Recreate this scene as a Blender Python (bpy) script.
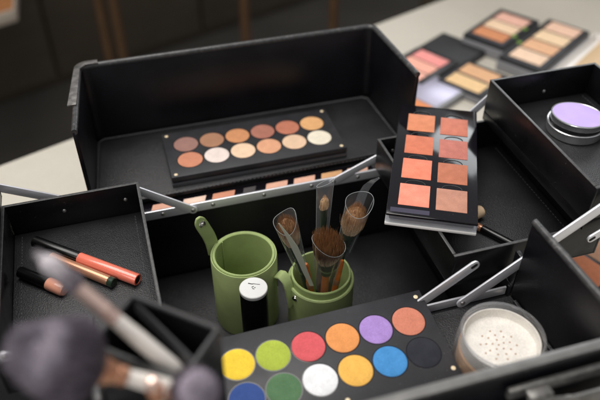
import bpy, bmesh, math, random
from mathutils import Vector, Matrix, Quaternion
R = math.radians
PI = math.pi
random.seed(7)
scene = bpy.context.scene
for _o in list(bpy.data.objects):
    bpy.data.objects.remove(_o)
C = scene.collection

# ------------------------------------------------------------------ camera
# The case's own axes are the world axes: X along the case, Y away, Z up; z = 0 is its hinge rail.
# Lengths in the builders are millimetres; meshes are scaled to metres.
S = 0.001
cam_d = bpy.data.cameras.new("camera")
cam = bpy.data.objects.new("camera", cam_d)
C.objects.link(cam)
cam.location = (0, 0, 0.445)
cam.rotation_euler = (R(90 - 40.6), 0, R(-16.6))
cam_d.sensor_width = 36.0
cam_d.lens = 686 / 600 * 36
cam_d.clip_start = 0.01
cam_d.clip_end = 50
cam_d.dof.use_dof = True
cam_d.dof.focus_distance = 0.60
cam_d.dof.aperture_fstop = 3.5
cam_d.dof.aperture_blades = 9
scene.camera = cam

# ------------------------------------------------------------------ light
w = bpy.data.worlds.new("World")
scene.world = w
w.use_nodes = True
wb = w.node_tree.nodes["Background"]
wb.inputs[0].default_value = (0.95, 0.96, 1.0, 1)
wb.inputs[1].default_value = 0.44
scene.view_settings.view_transform = 'Standard'
scene.view_settings.look = 'None'
scene.view_settings.gamma = 1.0
scene.view_settings.exposure = 0.0


def area(name, loc, target, sx, sy, power, col):
    d = bpy.data.lights.new(name, 'AREA')
    d.shape = 'RECTANGLE'
    d.size, d.size_y, d.energy, d.color = sx, sy, power, col
    o = bpy.data.objects.new(name, d)
    C.objects.link(o)
    o.location = loc
    o.rotation_euler = (Vector(target) - Vector(loc)).to_track_quat('-Z', 'Y').to_euler()
    return o


area("ceiling_softbox", (-0.15, 0.75, 1.75), (0.1, 0.42, 0), 1.3, 1.0, 34, (1.0, 0.965, 0.92))
_az, _el, _d = R(42.3), R(27), 2.4
_wl = area("window_light", (0.25 + _d * math.cos(_el) * math.sin(_az), 0.5 + _d * math.cos(_el) * math.cos(_az), 0.05 + _d * math.sin(_el)),
     (0.25, 0.5, 0.05), 0.95, 0.8, 13, (0.95, 0.98, 1.0))
_wl.rotation_euler.rotate_axis('Z', R(-18))
area("front_left_fill", (-0.85, -0.75, 1.25), (0.08, 0.42, 0), 0.9, 0.9, 10, (1.0, 0.97, 0.94))  # fill lamp added to brighten the cups and rail from the front left


# ------------------------------------------------------------------ materials
def lin(r, g, b):
    return tuple((c / 255 / 12.92) if c <= 10 else (((c / 255 + 0.055) / 1.055) ** 2.4) for c in (r, g, b))


class NT:
    def __init__(s, name):
        s.m = bpy.data.materials.new(name)
        s.m.use_nodes = True
        s.t = s.m.node_tree
        s.b = s.t.nodes["Principled BSDF"]

    def n(s, kind, **kw):
        nd = s.t.nodes.new(kind)
        for k, v in kw.items():
            if hasattr(nd, k):
                setattr(nd, k, v)
            else:
                nd.inputs[k].default_value = v
        return nd

    def l(s, a, b):
        s.t.links.new(a, b)


def plain(name, col, rough=0.5, metal=0.0, spec=0.5, vary=0.0, vscale=60.0, bump=0.0, bscale=800.0, coat=0.0, rvary=0.0, trans=0.0, ior=1.45, dust=0.0, smear=0.0, dscale=420.0, dlo=0.70):
    k = NT(name)
    b = k.b
    b.inputs["Base Color"].default_value = (*col, 1)
    b.inputs["Roughness"].default_value = rough
    b.inputs["Metallic"].default_value = metal
    b.inputs["Specular IOR Level"].default_value = spec
    b.inputs["Coat Weight"].default_value = coat
    b.inputs["Coat Roughness"].default_value = 0.12
    b.inputs["Transmission Weight"].default_value = trans
    b.inputs["IOR"].default_value = ior
    tc = k.n("ShaderNodeTexCoord")
    if vary:
        nz = k.n("ShaderNodeTexNoise")
        nz.inputs["Scale"].default_value = vscale
        nz.inputs["Detail"].default_value = 6
        k.l(tc.outputs["Object"], nz.inputs["Vector"])
        cr = k.n("ShaderNodeValToRGB")
        cr.color_ramp.elements[0].position = 0.3
        cr.color_ramp.elements[1].position = 0.7
        cr.color_ramp.elements[0].color = (*[c * (1 - vary) for c in col], 1)
        cr.color_ramp.elements[1].color = (*[min(1, c * (1 + vary)) for c in col], 1)
        k.l(nz.outputs["Fac"], cr.inputs["Fac"])
        k.l(cr.outputs["Color"], b.inputs["Base Color"])
    if dust:
        dusty(k, cr.outputs["Color"] if vary else col, scale=dscale, lo=dlo, amount=dust, smear=smear)
    if rvary:
        n2 = k.n("ShaderNodeTexNoise")
        n2.inputs["Scale"].default_value = 35
        n2.inputs["Detail"].default_value = 8
        k.l(tc.outputs["Object"], n2.inputs["Vector"])
        mr = k.n("ShaderNodeMapRange")
        mr.inputs["From Min"].default_value = 0.3
        mr.inputs["From Max"].default_value = 0.7
        mr.inputs["To Min"].default_value = max(0.02, rough - rvary)
        mr.inputs["To Max"].default_value = rough + rvary
        k.l(n2.outputs["Fac"], mr.inputs["Value"])
        k.l(mr.outputs["Result"], b.inputs["Roughness"])
    if bump:
        n3 = k.n("ShaderNodeTexNoise")
        n3.inputs["Scale"].default_value = bscale
        n3.inputs["Detail"].default_value = 4
        k.l(tc.outputs["Object"], n3.inputs["Vector"])
        bp = k.n("ShaderNodeBump")
        bp.inputs["Strength"].default_value = bump
        bp.inputs["Distance"].default_value = 0.0006
        k.l(n3.outputs["Fac"], bp.inputs["Height"])
        k.l(bp.outputs["Normal"], b.inputs["Normal"])
    return k.m


def dusty(k, src, col=(0.20, 0.185, 0.17), scale=420.0, lo=0.70, amount=0.5, smear=0.0):
    """fine powder specks and rubbed smears settled on a dark surface"""
    tc = k.n("ShaderNodeTexCoord")
    a = k.n("ShaderNodeTexNoise")
    a.inputs["Scale"].default_value = scale
    a.inputs["Detail"].default_value = 2
    b_ = k.n("ShaderNodeTexNoise")
    b_.inputs["Scale"].default_value = 17
    b_.inputs["Detail"].default_value = 6
    k.l(tc.outputs["Object"], a.inputs["Vector"])
    k.l(tc.outputs["Object"], b_.inputs["Vector"])
    m1 = k.n("ShaderNodeMapRange")
    m1.inputs["From Min"].default_value = lo
    m1.inputs["From Max"].default_value = lo + 0.08
    k.l(a.outputs["Fac"], m1.inputs["Value"])
    m2 = k.n("ShaderNodeMapRange")
    m2.inputs["From Min"].default_value = 0.42
    m2.inputs["From Max"].default_value = 0.72
    k.l(b_.outputs["Fac"], m2.inputs["Value"])
    mu = k.n("ShaderNodeMath", operation='MULTIPLY')
    k.l(m1.outputs["Result"], mu.inputs[0])
    k.l(m2.outputs["Result"], mu.inputs[1])
    ma = k.n("ShaderNodeMath", operation='MULTIPLY_ADD')
    ma.inputs[1].default_value = smear
    k.l(m2.outputs["Result"], ma.inputs[0])
    mb = k.n("ShaderNodeMath", operation='MULTIPLY')
    mb.inputs[1].default_value = amount
    k.l(mu.outputs[0], mb.inputs[0])
    k.l(mb.outputs[0], ma.inputs[2])
    mx = k.n("ShaderNodeMix", data_type='RGBA')
    k.l(ma.outputs[0], mx.inputs[0])
    if hasattr(src, 'is_linked'):
        k.l(src, mx.inputs[6])
    else:
        mx.inputs[6].default_value = (*src, 1)
    mx.inputs[7].default_value = (*col, 1)
    k.l(mx.outputs[2], k.b.inputs["Base Color"])


def leather(name, col, rough=0.42, grain=650, strength=0.5, spec=0.5, dust=0.0, smear=0.0):
    k = NT(name)
    b = k.b
    tc = k.n("ShaderNodeTexCoord")
    vo = k.n("ShaderNodeTexVoronoi")
    vo.inputs["Scale"].default_value = grain
    nz = k.n("ShaderNodeTexNoise")
    nz.inputs["Scale"].default_value = grain * 0.9
    nz.inputs["Detail"].default_value = 5
    big = k.n("ShaderNodeTexNoise")
    big.inputs["Scale"].default_value = 28
    big.inputs["Detail"].default_value = 7
    for t in (vo, nz, big):
        k.l(tc.outputs["Object"], t.inputs["Vector"])
    mx = k.n("ShaderNodeMath", operation='ADD')
    k.l(vo.outputs["Distance"], mx.inputs[0])
    k.l(nz.outputs["Fac"], mx.inputs[1])
    bp = k.n("ShaderNodeBump")
    bp.inputs["Strength"].default_value = strength
    bp.inputs["Distance"].default_value = 0.0005
    k.l(mx.outputs[0], bp.inputs["Height"])
    k.l(bp.outputs["Normal"], b.inputs["Normal"])
    cr = k.n("ShaderNodeValToRGB")
    cr.color_ramp.elements[0].position = 0.3
    cr.color_ramp.elements[1].position = 0.75
    cr.color_ramp.elements[0].color = (*[c * 0.8 for c in col], 1)
    cr.color_ramp.elements[1].color = (*[c * 1.25 for c in col], 1)
    k.l(big.outputs["Fac"], cr.inputs["Fac"])
    k.l(cr.outputs["Color"], b.inputs["Base Color"])
    if dust:
        dusty(k, cr.outputs["Color"], amount=dust, smear=smear)
    mr = k.n("ShaderNodeMapRange")
    mr.inputs["To Min"].default_value = rough - 0.08
    mr.inputs["To Max"].default_value = rough + 0.12
    k.l(big.outputs["Fac"], mr.inputs["Value"])
    k.l(mr.outputs["Result"], b.inputs["Roughness"])
    b.inputs["Specular IOR Level"].default_value = spec
    return k.m


def powder(name, col, shimmer=0.0, worn=False):
    """pressed powder: fine grain, faint rub marks"""
    k = NT(name)
    b = k.b
    tc = k.n("ShaderNodeTexCoord")
    n1 = k.n("ShaderNodeTexNoise")
    n1.inputs["Scale"].default_value = 130
    n1.inputs["Detail"].default_value = 8
    n2 = k.n("ShaderNodeTexNoise")
    n2.inputs["Scale"].default_value = 2200
    mp = k.n("ShaderNodeMapping")
    mp.inputs["Rotation"].default_value = (0, 0, 0.7)
    mp.inputs["Scale"].default_value = (1.0, 0.12, 1)
    n3 = k.n("ShaderNodeTexNoise")
    n3.inputs["Scale"].default_value = 700
    n3.inputs["Detail"].default_value = 4
    k.l(tc.outputs["Object"], n1.inputs["Vector"])
    k.l(tc.outputs["Object"], n2.inputs["Vector"])
    k.l(tc.outputs["Object"], mp.inputs["Vector"])
    k.l(mp.outputs["Vector"], n3.inputs["Vector"])
    cr = k.n("ShaderNodeValToRGB")
    cr.color_ramp.elements[0].position = 0.32
    cr.color_ramp.elements[1].position = 0.72
    v = 0.10 if worn else 0.07
    cr.color_ramp.elements[0].color = (*[c * (1 - v) for c in col], 1)
    cr.color_ramp.elements[1].color = (*[min(1, c * (1 + v) + 0.006) for c in col], 1)
    k.l(n1.outputs["Fac"], cr.inputs["Fac"])
    n4 = k.n("ShaderNodeTexNoise")
    n4.inputs["Scale"].default_value = 1500
    n4.inputs["Detail"].default_value = 3
    k.l(tc.outputs["Object"], n4.inputs["Vector"])
    c4 = k.n("ShaderNodeMapRange")
    c4.inputs["From Min"].default_value = 0.3
    c4.inputs["From Max"].default_value = 0.7
    c4.inputs["To Min"].default_value = 0.84
    c4.inputs["To Max"].default_value = 1.14
    k.l(n4.outputs["Fac"], c4.inputs["Value"])
    vm = k.n("ShaderNodeVectorMath", operation='SCALE')
    k.l(cr.outputs["Color"], vm.inputs[0])
    k.l(c4.outputs["Result"], vm.inputs["Scale"])
    k.l(vm.outputs[0], b.inputs["Base Color"])
    ad = k.n("ShaderNodeMath", operation='ADD')
    k.l(n2.outputs["Fac"], ad.inputs[0])
    k.l(n3.outputs["Fac"], ad.inputs[1])
    bp = k.n("ShaderNodeBump")
    bp.inputs["Strength"].default_value = 0.3
    bp.inputs["Distance"].default_value = 0.0004
    k.l(ad.outputs[0], bp.inputs["Height"])
    k.l(bp.outputs["Normal"], b.inputs["Normal"])
    b.inputs["Roughness"].default_value = 0.8 - 0.35 * shimmer
    b.inputs["Specular IOR Level"].default_value = 0.2 + 0.4 * shimmer
    b.inputs["Sheen Weight"].default_value = 0.1
    return k.m


def clear_plastic(name, tint=(0.97, 0.98, 1.0), edge=0.12, alpha_mix=0.88, rough=0.05):
    """thin clear sheet: mostly see-through, gloss rising with the viewing angle"""
    k = NT(name)
    t = k.t
    t.nodes.remove(k.b)
    out = [n for n in t.nodes if n.type == 'OUTPUT_MATERIAL'][0]
    tr = k.n("ShaderNodeBsdfTransparent")
    tr.inputs[0].default_value = (*tint, 1)
    gl = k.n("ShaderNodeBsdfGlossy")
    gl.inputs["Roughness"].default_value = rough
    gl.inputs["Color"].default_value = (1, 1, 1, 1)
    df = k.n("ShaderNodeBsdfTranslucent")
    df.inputs[0].default_value = (*tint, 1)
    lw = k.n("ShaderNodeLayerWeight")
    lw.inputs["Blend"].default_value = 0.5
    pw = k.n("ShaderNodeMath", operation='POWER')
    pw.inputs[1].default_value = 3.0
    k.l(lw.outputs["Facing"], pw.inputs[0])
    fr = k.n("ShaderNodeMath", operation='MULTIPLY_ADD')
    fr.inputs[1].default_value = 0.5
    fr.inputs[2].default_value = 0.03
    k.l(pw.outputs[0], fr.inputs[0])
    m1 = k.n("ShaderNodeMixShader")
    m1.inputs[0].default_value = edge
    k.l(tr.outputs[0], m1.inputs[1])
    k.l(df.outputs[0], m1.inputs[2])
    m2 = k.n("ShaderNodeMixShader")
    k.l(fr.outputs[0], m2.inputs[0])
    k.l(m1.outputs[0], m2.inputs[1])
    k.l(gl.outputs[0], m2.inputs[2])
    k.l(m2.outputs[0], out.inputs["Surface"])
    return k.m


def bristle_mat(name, stops, length):
    """hair dyed along its length; stops = [(fraction, colour)], length in mm along local z"""
    k = NT(name)
    b = k.b
    tc = k.n("ShaderNodeTexCoord")
    sp = k.n("ShaderNodeSeparateXYZ")
    k.l(tc.outputs["Object"], sp.inputs[0])
    mr = k.n("ShaderNodeMapRange")
    mr.inputs["From Min"].default_value = length[0] * S
    mr.inputs["From Max"].default_value = length[1] * S
    k.l(sp.outputs["Z"], mr.inputs["Value"])
    nz = k.n("ShaderNodeTexNoise")
    nz.inputs["Scale"].default_value = 260
    k.l(tc.outputs["Object"], nz.inputs["Vector"])
    ad = k.n("ShaderNodeMath", operation='MULTIPLY_ADD')
    ad.inputs[1].default_value = 0.35
    k.l(nz.outputs["Fac"], ad.inputs[0])
    sb = k.n("ShaderNodeMath", operation='SUBTRACT')
    sb.inputs[1].default_value = 0.175
    k.l(mr.outputs["Result"], sb.inputs[0])
    k.l(sb.outputs[0], ad.inputs[2])
    cr = k.n("ShaderNodeValToRGB")
    el = cr.color_ramp.elements
    while len(el) < len(stops):
        el.new(0.5)
    for e, (p, c) in zip(el, stops):
        e.position = p
        e.color = (*c, 1)
    k.l(ad.outputs[0], cr.inputs["Fac"])
    mp = k.n("ShaderNodeMapping")
    mp.inputs["Scale"].default_value = (1.0, 1.0, 0.03)
    k.l(tc.outputs["Object"], mp.inputs["Vector"])
    ns = k.n("ShaderNodeTexNoise")
    ns.inputs["Scale"].default_value = 1300
    ns.inputs["Detail"].default_value = 2
    k.l(mp.outputs["Vector"], ns.inputs["Vector"])
    ms = k.n("ShaderNodeMapRange")
    ms.inputs["From Min"].default_value = 0.3
    ms.inputs["From Max"].default_value = 0.7
    ms.inputs["To Min"].default_value = 0.45
    ms.inputs["To Max"].default_value = 1.4
    k.l(ns.outputs["Fac"], ms.inputs["Value"])
    vm = k.n("ShaderNodeVectorMath", operation='SCALE')
    k.l(cr.outputs["Color"], vm.inputs[0])
    k.l(ms.outputs["Result"], vm.inputs["Scale"])
    k.l(vm.outputs[0], b.inputs["Base Color"])
    b.inputs["Roughness"].default_value = 0.55
    b.inputs["Specular IOR Level"].default_value = 0.3
    return k.m


def brushed(name, col, rough=0.32, metal=0.9):
    k = NT(name)
    b = k.b
    b.inputs["Base Color"].default_value = (*col, 1)
    b.inputs["Metallic"].default_value = metal
    tc = k.n("ShaderNodeTexCoord")
    mp = k.n("ShaderNodeMapping")
    mp.inputs["Scale"].default_value = (12, 1500, 1500)
    nz = k.n("ShaderNodeTexNoise")
    nz.inputs["Scale"].default_value = 1.0
    nz.inputs["Detail"].default_value = 5
    k.l(tc.outputs["Object"], mp.inputs["Vector"])
    k.l(mp.outputs["Vector"], nz.inputs["Vector"])
    mr = k.n("ShaderNodeMapRange")
    mr.inputs["To Min"].default_value = rough - 0.08
    mr.inputs["To Max"].default_value = rough + 0.14
    k.l(nz.outputs["Fac"], mr.inputs["Value"])
    k.l(mr.outputs["Result"], b.inputs["Roughness"])
    bp = k.n("ShaderNodeBump")
    bp.inputs["Strength"].default_value = 0.08
    bp.inputs["Distance"].default_value = 0.0002
    k.l(nz.outputs["Fac"], bp.inputs["Height"])
    k.l(bp.outputs["Normal"], b.inputs["Normal"])
    return k.m


M = {}
M['leather'] = leather('black_leather', (0.0105, 0.0105, 0.012), 0.40, 1100, 0.5, 0.55, 0.5, 0.03)
M['leather_coarse'] = leather('coarse_black_leather', (0.024, 0.024, 0.026), 0.5, 800, 0.9, 0.5, 0.6, 0.08)
M['lacquer'] = leather('black_lining', (0.0040, 0.0038, 0.0055), 0.30, 900, 0.22, 0.45, 0.3, 0.015)
M['tray'] = plain('tray_plastic', (0.0045, 0.0045, 0.0055), 0.34, spec=0.4, rvary=0.12, bump=0.08, bscale=900, dust=0.45, smear=0.02)
M['rim'] = plain('grey_rim', (0.055, 0.055, 0.055), 0.33, metal=0.2, rvary=0.12, vary=0.35, vscale=260, bump=0.3, bscale=320, dust=0.9, dscale=260, dlo=0.6)
M['edge'] = plain('worn_edge', (0.055, 0.055, 0.055), 0.4, rvary=0.1, vary=0.3, vscale=300)
M['alu'] = brushed('aluminium', (0.76, 0.76, 0.80), 0.33, 0.55)
M['chrome'] = plain('chrome', (0.72, 0.70, 0.67), 0.2, metal=1.0, rvary=0.08)
M['dull_chrome'] = plain('dull_chrome', (0.20, 0.19, 0.18), 0.3, metal=0.7, rvary=0.12, vary=0.4, vscale=140)
M['rivet'] = plain('rivet_steel', (0.42, 0.41, 0.40), 0.3, metal=0.9)
M['thread'] = plain('black_thread', (0.05, 0.05, 0.052), 0.6)
M['void'] = plain('dark_slot', (0.004, 0.004, 0.004), 0.7)
M['matte_black'] = plain('palette_board', (0.020, 0.020, 0.023), 0.45, spec=0.4, rvary=0.08, vary=0.12, vscale=90, bump=0.06, bscale=1500, dust=0.55, smear=0.04, dscale=700, dlo=0.68)
M['gloss_black'] = plain('gloss_black', (0.005, 0.004, 0.006), 0.08, spec=0.5, rvary=0.05, dust=0.35, dscale=600, dlo=0.7)
M['clear_base'] = plain('grey_clear_base', (0.055, 0.055, 0.06), 0.12)
M['magnet'] = plain('cream_magnet', lin(225, 205, 170), 0.4)
M['green'] = leather('green_leather', (0.335, 0.41, 0.17), 0.52, 1500, 0.25, 0.35)
M['green_in'] = leather('green_lining', (0.295, 0.37, 0.14), 0.55, 1600, 0.2, 0.35)
M['green_edge'] = plain('green_edge', (0.36, 0.44, 0.18), 0.5, vary=0.1, vscale=200)
M['white_cap'] = plain('white_cap', (0.62, 0.62, 0.60), 0.35, vary=0.04)
M['mark'] = plain('black_mark', (0.01, 0.01, 0.01), 0.5)
M['bottle_black'] = plain('bottle_black', (0.003, 0.003, 0.003), 0.25)
M['sleeve'] = clear_plastic('clear_sleeve', edge=0.05)
M['sleeve_edge'] = plain('sleeve_edge', (0.40, 0.43, 0.43), 0.25, trans=0.35)
M['acrylic'] = clear_plastic('clear_acrylic', tint=(0.93, 0.94, 0.96), edge=0.22, rough=0.08)
M['jar_clear'] = clear_plastic('clear_jar', tint=(0.97, 0.97, 0.97), edge=0.14, rough=0.06)
M['frost'] = plain('frosted_plastic', (0.84, 0.81, 0.77), 0.35)
M['frost_inner'] = plain('grey_insert', (0.22, 0.21, 0.22), 0.4)
M['loose_powder'] = powder('loose_powder', (0.74, 0.70, 0.64))
M['tan_powder'] = powder('tan_powder', lin(205, 165, 130))
M['dark_green'] = plain('dark_green_paint', (0.02, 0.035, 0.022), 0.2, coat=0.4)
M['copper'] = plain('copper', lin(178, 128, 100), 0.3, metal=0.5, rvary=0.08)
M['orange_wood'] = plain('orange_handle', lin(190, 105, 45), 0.35, vary=0.2, vscale=200)
M['rose_metal'] = plain('rose_metal', lin(225, 195, 182), 0.2, metal=0.6)
M['white_handle'] = plain('white_handle', lin(222, 216, 208), 0.4, vary=0.05)
M['coral'] = plain('coral_gloss', lin(224, 116, 94), 0.16, coat=0.5, vary=0.05)
M['pink_tube'] = plain('pink_tube', lin(215, 150, 125), 0.2, coat=0.4)
M['cream_tube'] = plain('cream_tube', lin(225, 195, 160), 0.3)
M['tin'] = plain('tin_metal', (0.62, 0.62, 0.63), 0.3, metal=0.9, rvary=0.1)
M['lavender'] = plain('lavender_wax', lin(186, 164, 222), 0.55, spec=0.25, vary=0.07, vscale=45)
M['mirror'] = plain('mirror_silver', (0.52, 0.49, 0.60), 0.42, metal=0.85)
M['grey_tray'] = plain('grey_tray', (0.24, 0.24, 0.25), 0.35)
M['sticker'] = plain('green_sticker', lin(105, 140, 50), 0.5)
M['holder'] = plain('smoky_plastic', (0.012, 0.012, 0.013), 0.3, rvary=0.08)
M['holder_rim'] = plain('smoky_rim', (0.028, 0.028, 0.029), 0.35)


def table_material():
    k = NT('pale_stone_table')
    tc = k.n("ShaderNodeTexCoord")
    n1 = k.n("ShaderNodeTexNoise")
    n1.inputs["Scale"].default_value = 4
    n1.inputs["Detail"].default_value = 8
    n2 = k.n("ShaderNodeTexNoise")
    n2.inputs["Scale"].default_value = 180
    n2.inputs["Detail"].default_value = 4
    k.l(tc.outputs["Object"], n1.inputs["Vector"])
    k.l(tc.outputs["Object"], n2.inputs["Vector"])
    ad = k.n("ShaderNodeMath", operation='MULTIPLY_ADD')
    ad.inputs[1].default_value = 0.3
    k.l(n2.outputs["Fac"], ad.inputs[0])
    k.l(n1.outputs["Fac"], ad.inputs[2])
    cr = k.n("ShaderNodeValToRGB")
    cr.color_ramp.elements[0].position = 0.35
    cr.color_ramp.elements[1].position = 0.9
    cr.color_ramp.elements[0].color = (0.47, 0.435, 0.365, 1)
    cr.color_ramp.elements[1].color = (0.58, 0.545, 0.47, 1)
    k.l(ad.outputs[0], cr.inputs["Fac"])
    k.l(cr.outputs["Color"], k.b.inputs["Base Color"])
    k.b.inputs["Roughness"].default_value = 0.55
    return k.m


def wood(name, c0, c1, scale=6.0):
    k = NT(name)
    tc = k.n("ShaderNodeTexCoord")
    mp = k.n("ShaderNodeMapping")
    mp.inputs["Scale"].default_value = (1.0, 14.0, 14.0)
    nz = k.n("ShaderNodeTexNoise")
    nz.inputs["Scale"].default_value = scale
    nz.inputs["Detail"].default_value = 8
    nz.inputs["Distortion"].default_value = 1.2
    k.l(tc.outputs["Object"], mp.inputs["Vector"])
    k.l(mp.outputs["Vector"], nz.inputs["Vector"])
    cr = k.n("ShaderNodeValToRGB")
    cr.color_ramp.elements[0].position = 0.3
    cr.color_ramp.elements[1].position = 0.7
    cr.color_ramp.elements[0].color = (*c0, 1)
    cr.color_ramp.elements[1].color = (*c1, 1)
    k.l(nz.outputs["Fac"], cr.inputs["Fac"])
    k.l(cr.outputs["Color"], k.b.inputs["Base Color"])
    k.b.inputs["Roughness"].default_value = 0.45
    return k.m


M['table'] = table_material()
M['dark_wood'] = wood('dark_wood', (0.054, 0.042, 0.029), (0.082, 0.065, 0.046))
M['orange_board'] = wood('orange_board', (0.26, 0.10, 0.03), (0.40, 0.17, 0.06))
M['board_edge'] = plain('board_edge', (0.42, 0.36, 0.29), 0.45)
M['pale_wood'] = wood('pale_wood', (0.52, 0.36, 0.20), (0.66, 0.48, 0.29))
M['bronze_leg'] = plain('bronze_leg', (0.20, 0.115, 0.06), 0.4, metal=0.6, rvary=0.1)
M['dark_floor'] = plain('dark_floor', (0.06, 0.054, 0.046), 0.5, vary=0.2, vscale=3)


# ------------------------------------------------------------------ mesh helpers (millimetres)
def box(bm, x0, y0, z0, x1, y1, z1, bev=0.0, seg=2, mat=0):
    if x1 < x0: x0, x1 = x1, x0
    if y1 < y0: y0, y1 = y1, y0
    if z1 < z0: z0, z1 = z1, z0
    return prism(bm, [(x0, y0), (x1, y0), (x1, y1), (x0, y1)], z0, z1, bev, seg, mat)


def prism(bm, poly, z0, z1, bev=0.0, seg=2, mat=0, mtx=None):
    a = [bm.verts.new((x, y, z0)) for x, y in poly]
    b = [bm.verts.new((x, y, z1)) for x, y in poly]
    n = len(poly)
    fs = [bm.faces.new(list(reversed(a))), bm.faces.new(b)]
    for i in range(n):
        j = (i + 1) % n
        fs.append(bm.faces.new((a[i], a[j], b[j], b[i])))
    for f_ in fs:
        f_.material_index = mat
    bmesh.ops.recalc_face_normals(bm, faces=fs)
    vs = a + b
    if bev:
        es = list({e for f_ in fs for e in f_.edges})
        r = bmesh.ops.bevel(bm, geom=es, offset=bev, segments=seg, affect='EDGES', profile=0.5, clamp_overlap=True)
        vs = list({v for f_ in r['faces'] for v in f_.verts} | {v for v in vs if v.is_valid})
        for f_ in r['faces']:
            f_.material_index = mat
    if mtx is not None:
        bmesh.ops.transform(bm, matrix=mtx, verts=[v for v in vs if v.is_valid])
    return vs


def lathe(bm, prof, n=48, mtx=None, squash=1.0, mat=0, closed=True):
    """profile [(r, z), ...] turned about z"""
    rings = []
    made = []
    for r, z in prof:
        if r < 1e-6:
            v = bm.verts.new((0, 0, z))
            rings.append([v])
            made.append(v)
        else:
            ring = [bm.verts.new((r * math.cos(2 * PI * i / n), r * squash * math.sin(2 * PI * i / n), z)) for i in range(n)]
            rings.append(ring)
            made += ring
    fs = []
    for a, b in zip(rings, rings[1:]):
        for i in range(n):
            j = (i + 1) % n
            q = [a[i % len(a)], a[j % len(a)], b[j % len(b)], b[i % len(b)]]
            u = []
            for v in q:
                if v not in u:
                    u.append(v)
            if len(u) >= 3:
                fs.append(bm.faces.new(u))
    if closed:
        for ring in (rings[0], rings[-1]):
            if len(ring) > 2:
                try:
                    fs.append(bm.faces.new(ring))
                except ValueError:
                    pass
    for f_ in fs:
        f_.material_index = mat
    bmesh.ops.recalc_face_normals(bm, faces=fs)
    if mtx is not None:
        bmesh.ops.transform(bm, matrix=mtx, verts=made)
    return made


def tube(bm, pts, r, n=8, loop=False):
    pts = [Vector(p) for p in pts]
    m = len(pts)
    rings = []
    up = Vector((0, 0, 1))
    for i, p in enumerate(pts):
        a = pts[(i - 1) % m] if (loop or i > 0) else p
        b = pts[(i + 1) % m] if (loop or i < m - 1) else p
        t = (b - a).normalized()
        s = t.cross(up)
        if s.length < 1e-3:
            s = t.cross(Vector((0, 1, 0)))
        s.normalize()
        q = s.cross(t)
        rr = r[i] if isinstance(r, (list, tuple)) else r
        rings.append([bm.verts.new(p + s * rr * math.cos(2 * PI * k / n) + q * rr * math.sin(2 * PI * k / n)) for k in range(n)])
    fs = []
    rng = range(m) if loop else range(m - 1)
    for i in rng:
        a, b = rings[i], rings[(i + 1) % m]
        for k in range(n):
            j = (k + 1) % n
            fs.append(bm.faces.new((a[k], a[j], b[j], b[k])))
    if not loop:
        fs += [bm.faces.new(rings[0]), bm.faces.new(rings[-1])]
    bmesh.ops.recalc_face_normals(bm, faces=fs)


def strap_mesh(bm, pts, width_dir, wdt, thk):
    """flat band following pts, its width along width_dir"""
    pts = [Vector(p) for p in pts]
    wd = Vector(width_dir).normalized()
    rings = []
    for i, p in enumerate(pts):
        a, b = pts[max(0, i - 1)], pts[min(len(pts) - 1, i + 1)]
        t = (b - a).normalized()
        nrm = t.cross(wd).normalized()
        ws = (wdt[i] if isinstance(wdt, (list, tuple)) else wdt) * 0.5
        rings.append([bm.verts.new(p + wd * ws * sx + nrm * thk * 0.5 * sn) for sx, sn in ((-1, -1), (1, -1), (1, 1), (-1, 1))])
    fs = []
    for a, b in zip(rings, rings[1:]):
        for k in range(4):
            j = (k + 1) % 4
            fs.append(bm.faces.new((a[k], a[j], b[j], b[k])))
    fs += [bm.faces.new(rings[0]), bm.faces.new(rings[-1])]
    bmesh.ops.recalc_face_normals(bm, faces=fs)
    es = list({e for f_ in fs for e in f_.edges})
    bmesh.ops.bevel(bm, geom=es, offset=thk * 0.22, segments=2, affect='EDGES', clamp_overlap=True)


def obj(name, bm, mats, parent=None, smooth=35, off=(0, 0, 0)):
    """one mesh object; bm is in mm and gets scaled to metres"""
    me = bpy.data.meshes.new(name)
    mx = Matrix.Scale(S, 4) @ Matrix.Translation(Vector(off) * -1)
    bmesh.ops.transform(bm, matrix=mx, verts=bm.verts[:])
    bm.to_mesh(me)
    bm.free()
    o = bpy.data.objects.new(name, me)
    C.objects.link(o)
    for m in (mats if isinstance(mats, (list, tuple)) else [mats]):
        me.materials.append(m)
    if smooth:
        for p in me.polygons:
            p.use_smooth = True
        me.set_sharp_from_angle(angle=R(smooth))
    if parent:
        o.parent = parent
    return o


def thing(name, label, cat, loc=(0, 0, 0), rot=(0, 0, 0), group=None):
    o = bpy.data.objects.new(name, None)
    o.empty_display_size = 0.02
    C.objects.link(o)
    o.location = Vector(loc) * S
    o.rotation_euler = rot
    tag(o, label, cat, group)
    return o


def tag(o, label, cat, group=None):
    o['label'] = label
    o['category'] = cat
    if group:
        o['group'] = group


def struct(o):
    o['kind'] = 'structure'
    return o


def B():
    return bmesh.new()


def aim(base, tip):
    d = Vector(tip) - Vector(base)
    return Vector((0, 0, 1)).rotation_difference(d.normalized()).to_euler(), d.length


def disc(bm, x, y, z, r, h, bev=0.4, n=40, mtx=None):
    m = Matrix.Translation((x, y, z))
    if mtx is not None:
        m = mtx @ m
    lathe(bm, [(0, 0), (r, 0), (r, h - bev), (r - bev, h), (0, h)], n, m)


# ================================================================== SETTING
T = -97.0      # table surface
bm = B()
# outline of the table; its far edge runs obliquely behind the case
far = [(-1400, 265), (-171, 783), (589, 1074), (655, 1100), (1000, 1000), (1500, 760), (1500, -500), (-1400, -500)]
prism(bm, far, T - 30, T, 3, 2)
struct(obj('table', bm, M['table']))
bm = B()
box(bm, -6000, -3000, -860, 6000, 6000, -850)
struct(obj('floor', bm, M['dark_floor']))

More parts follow.
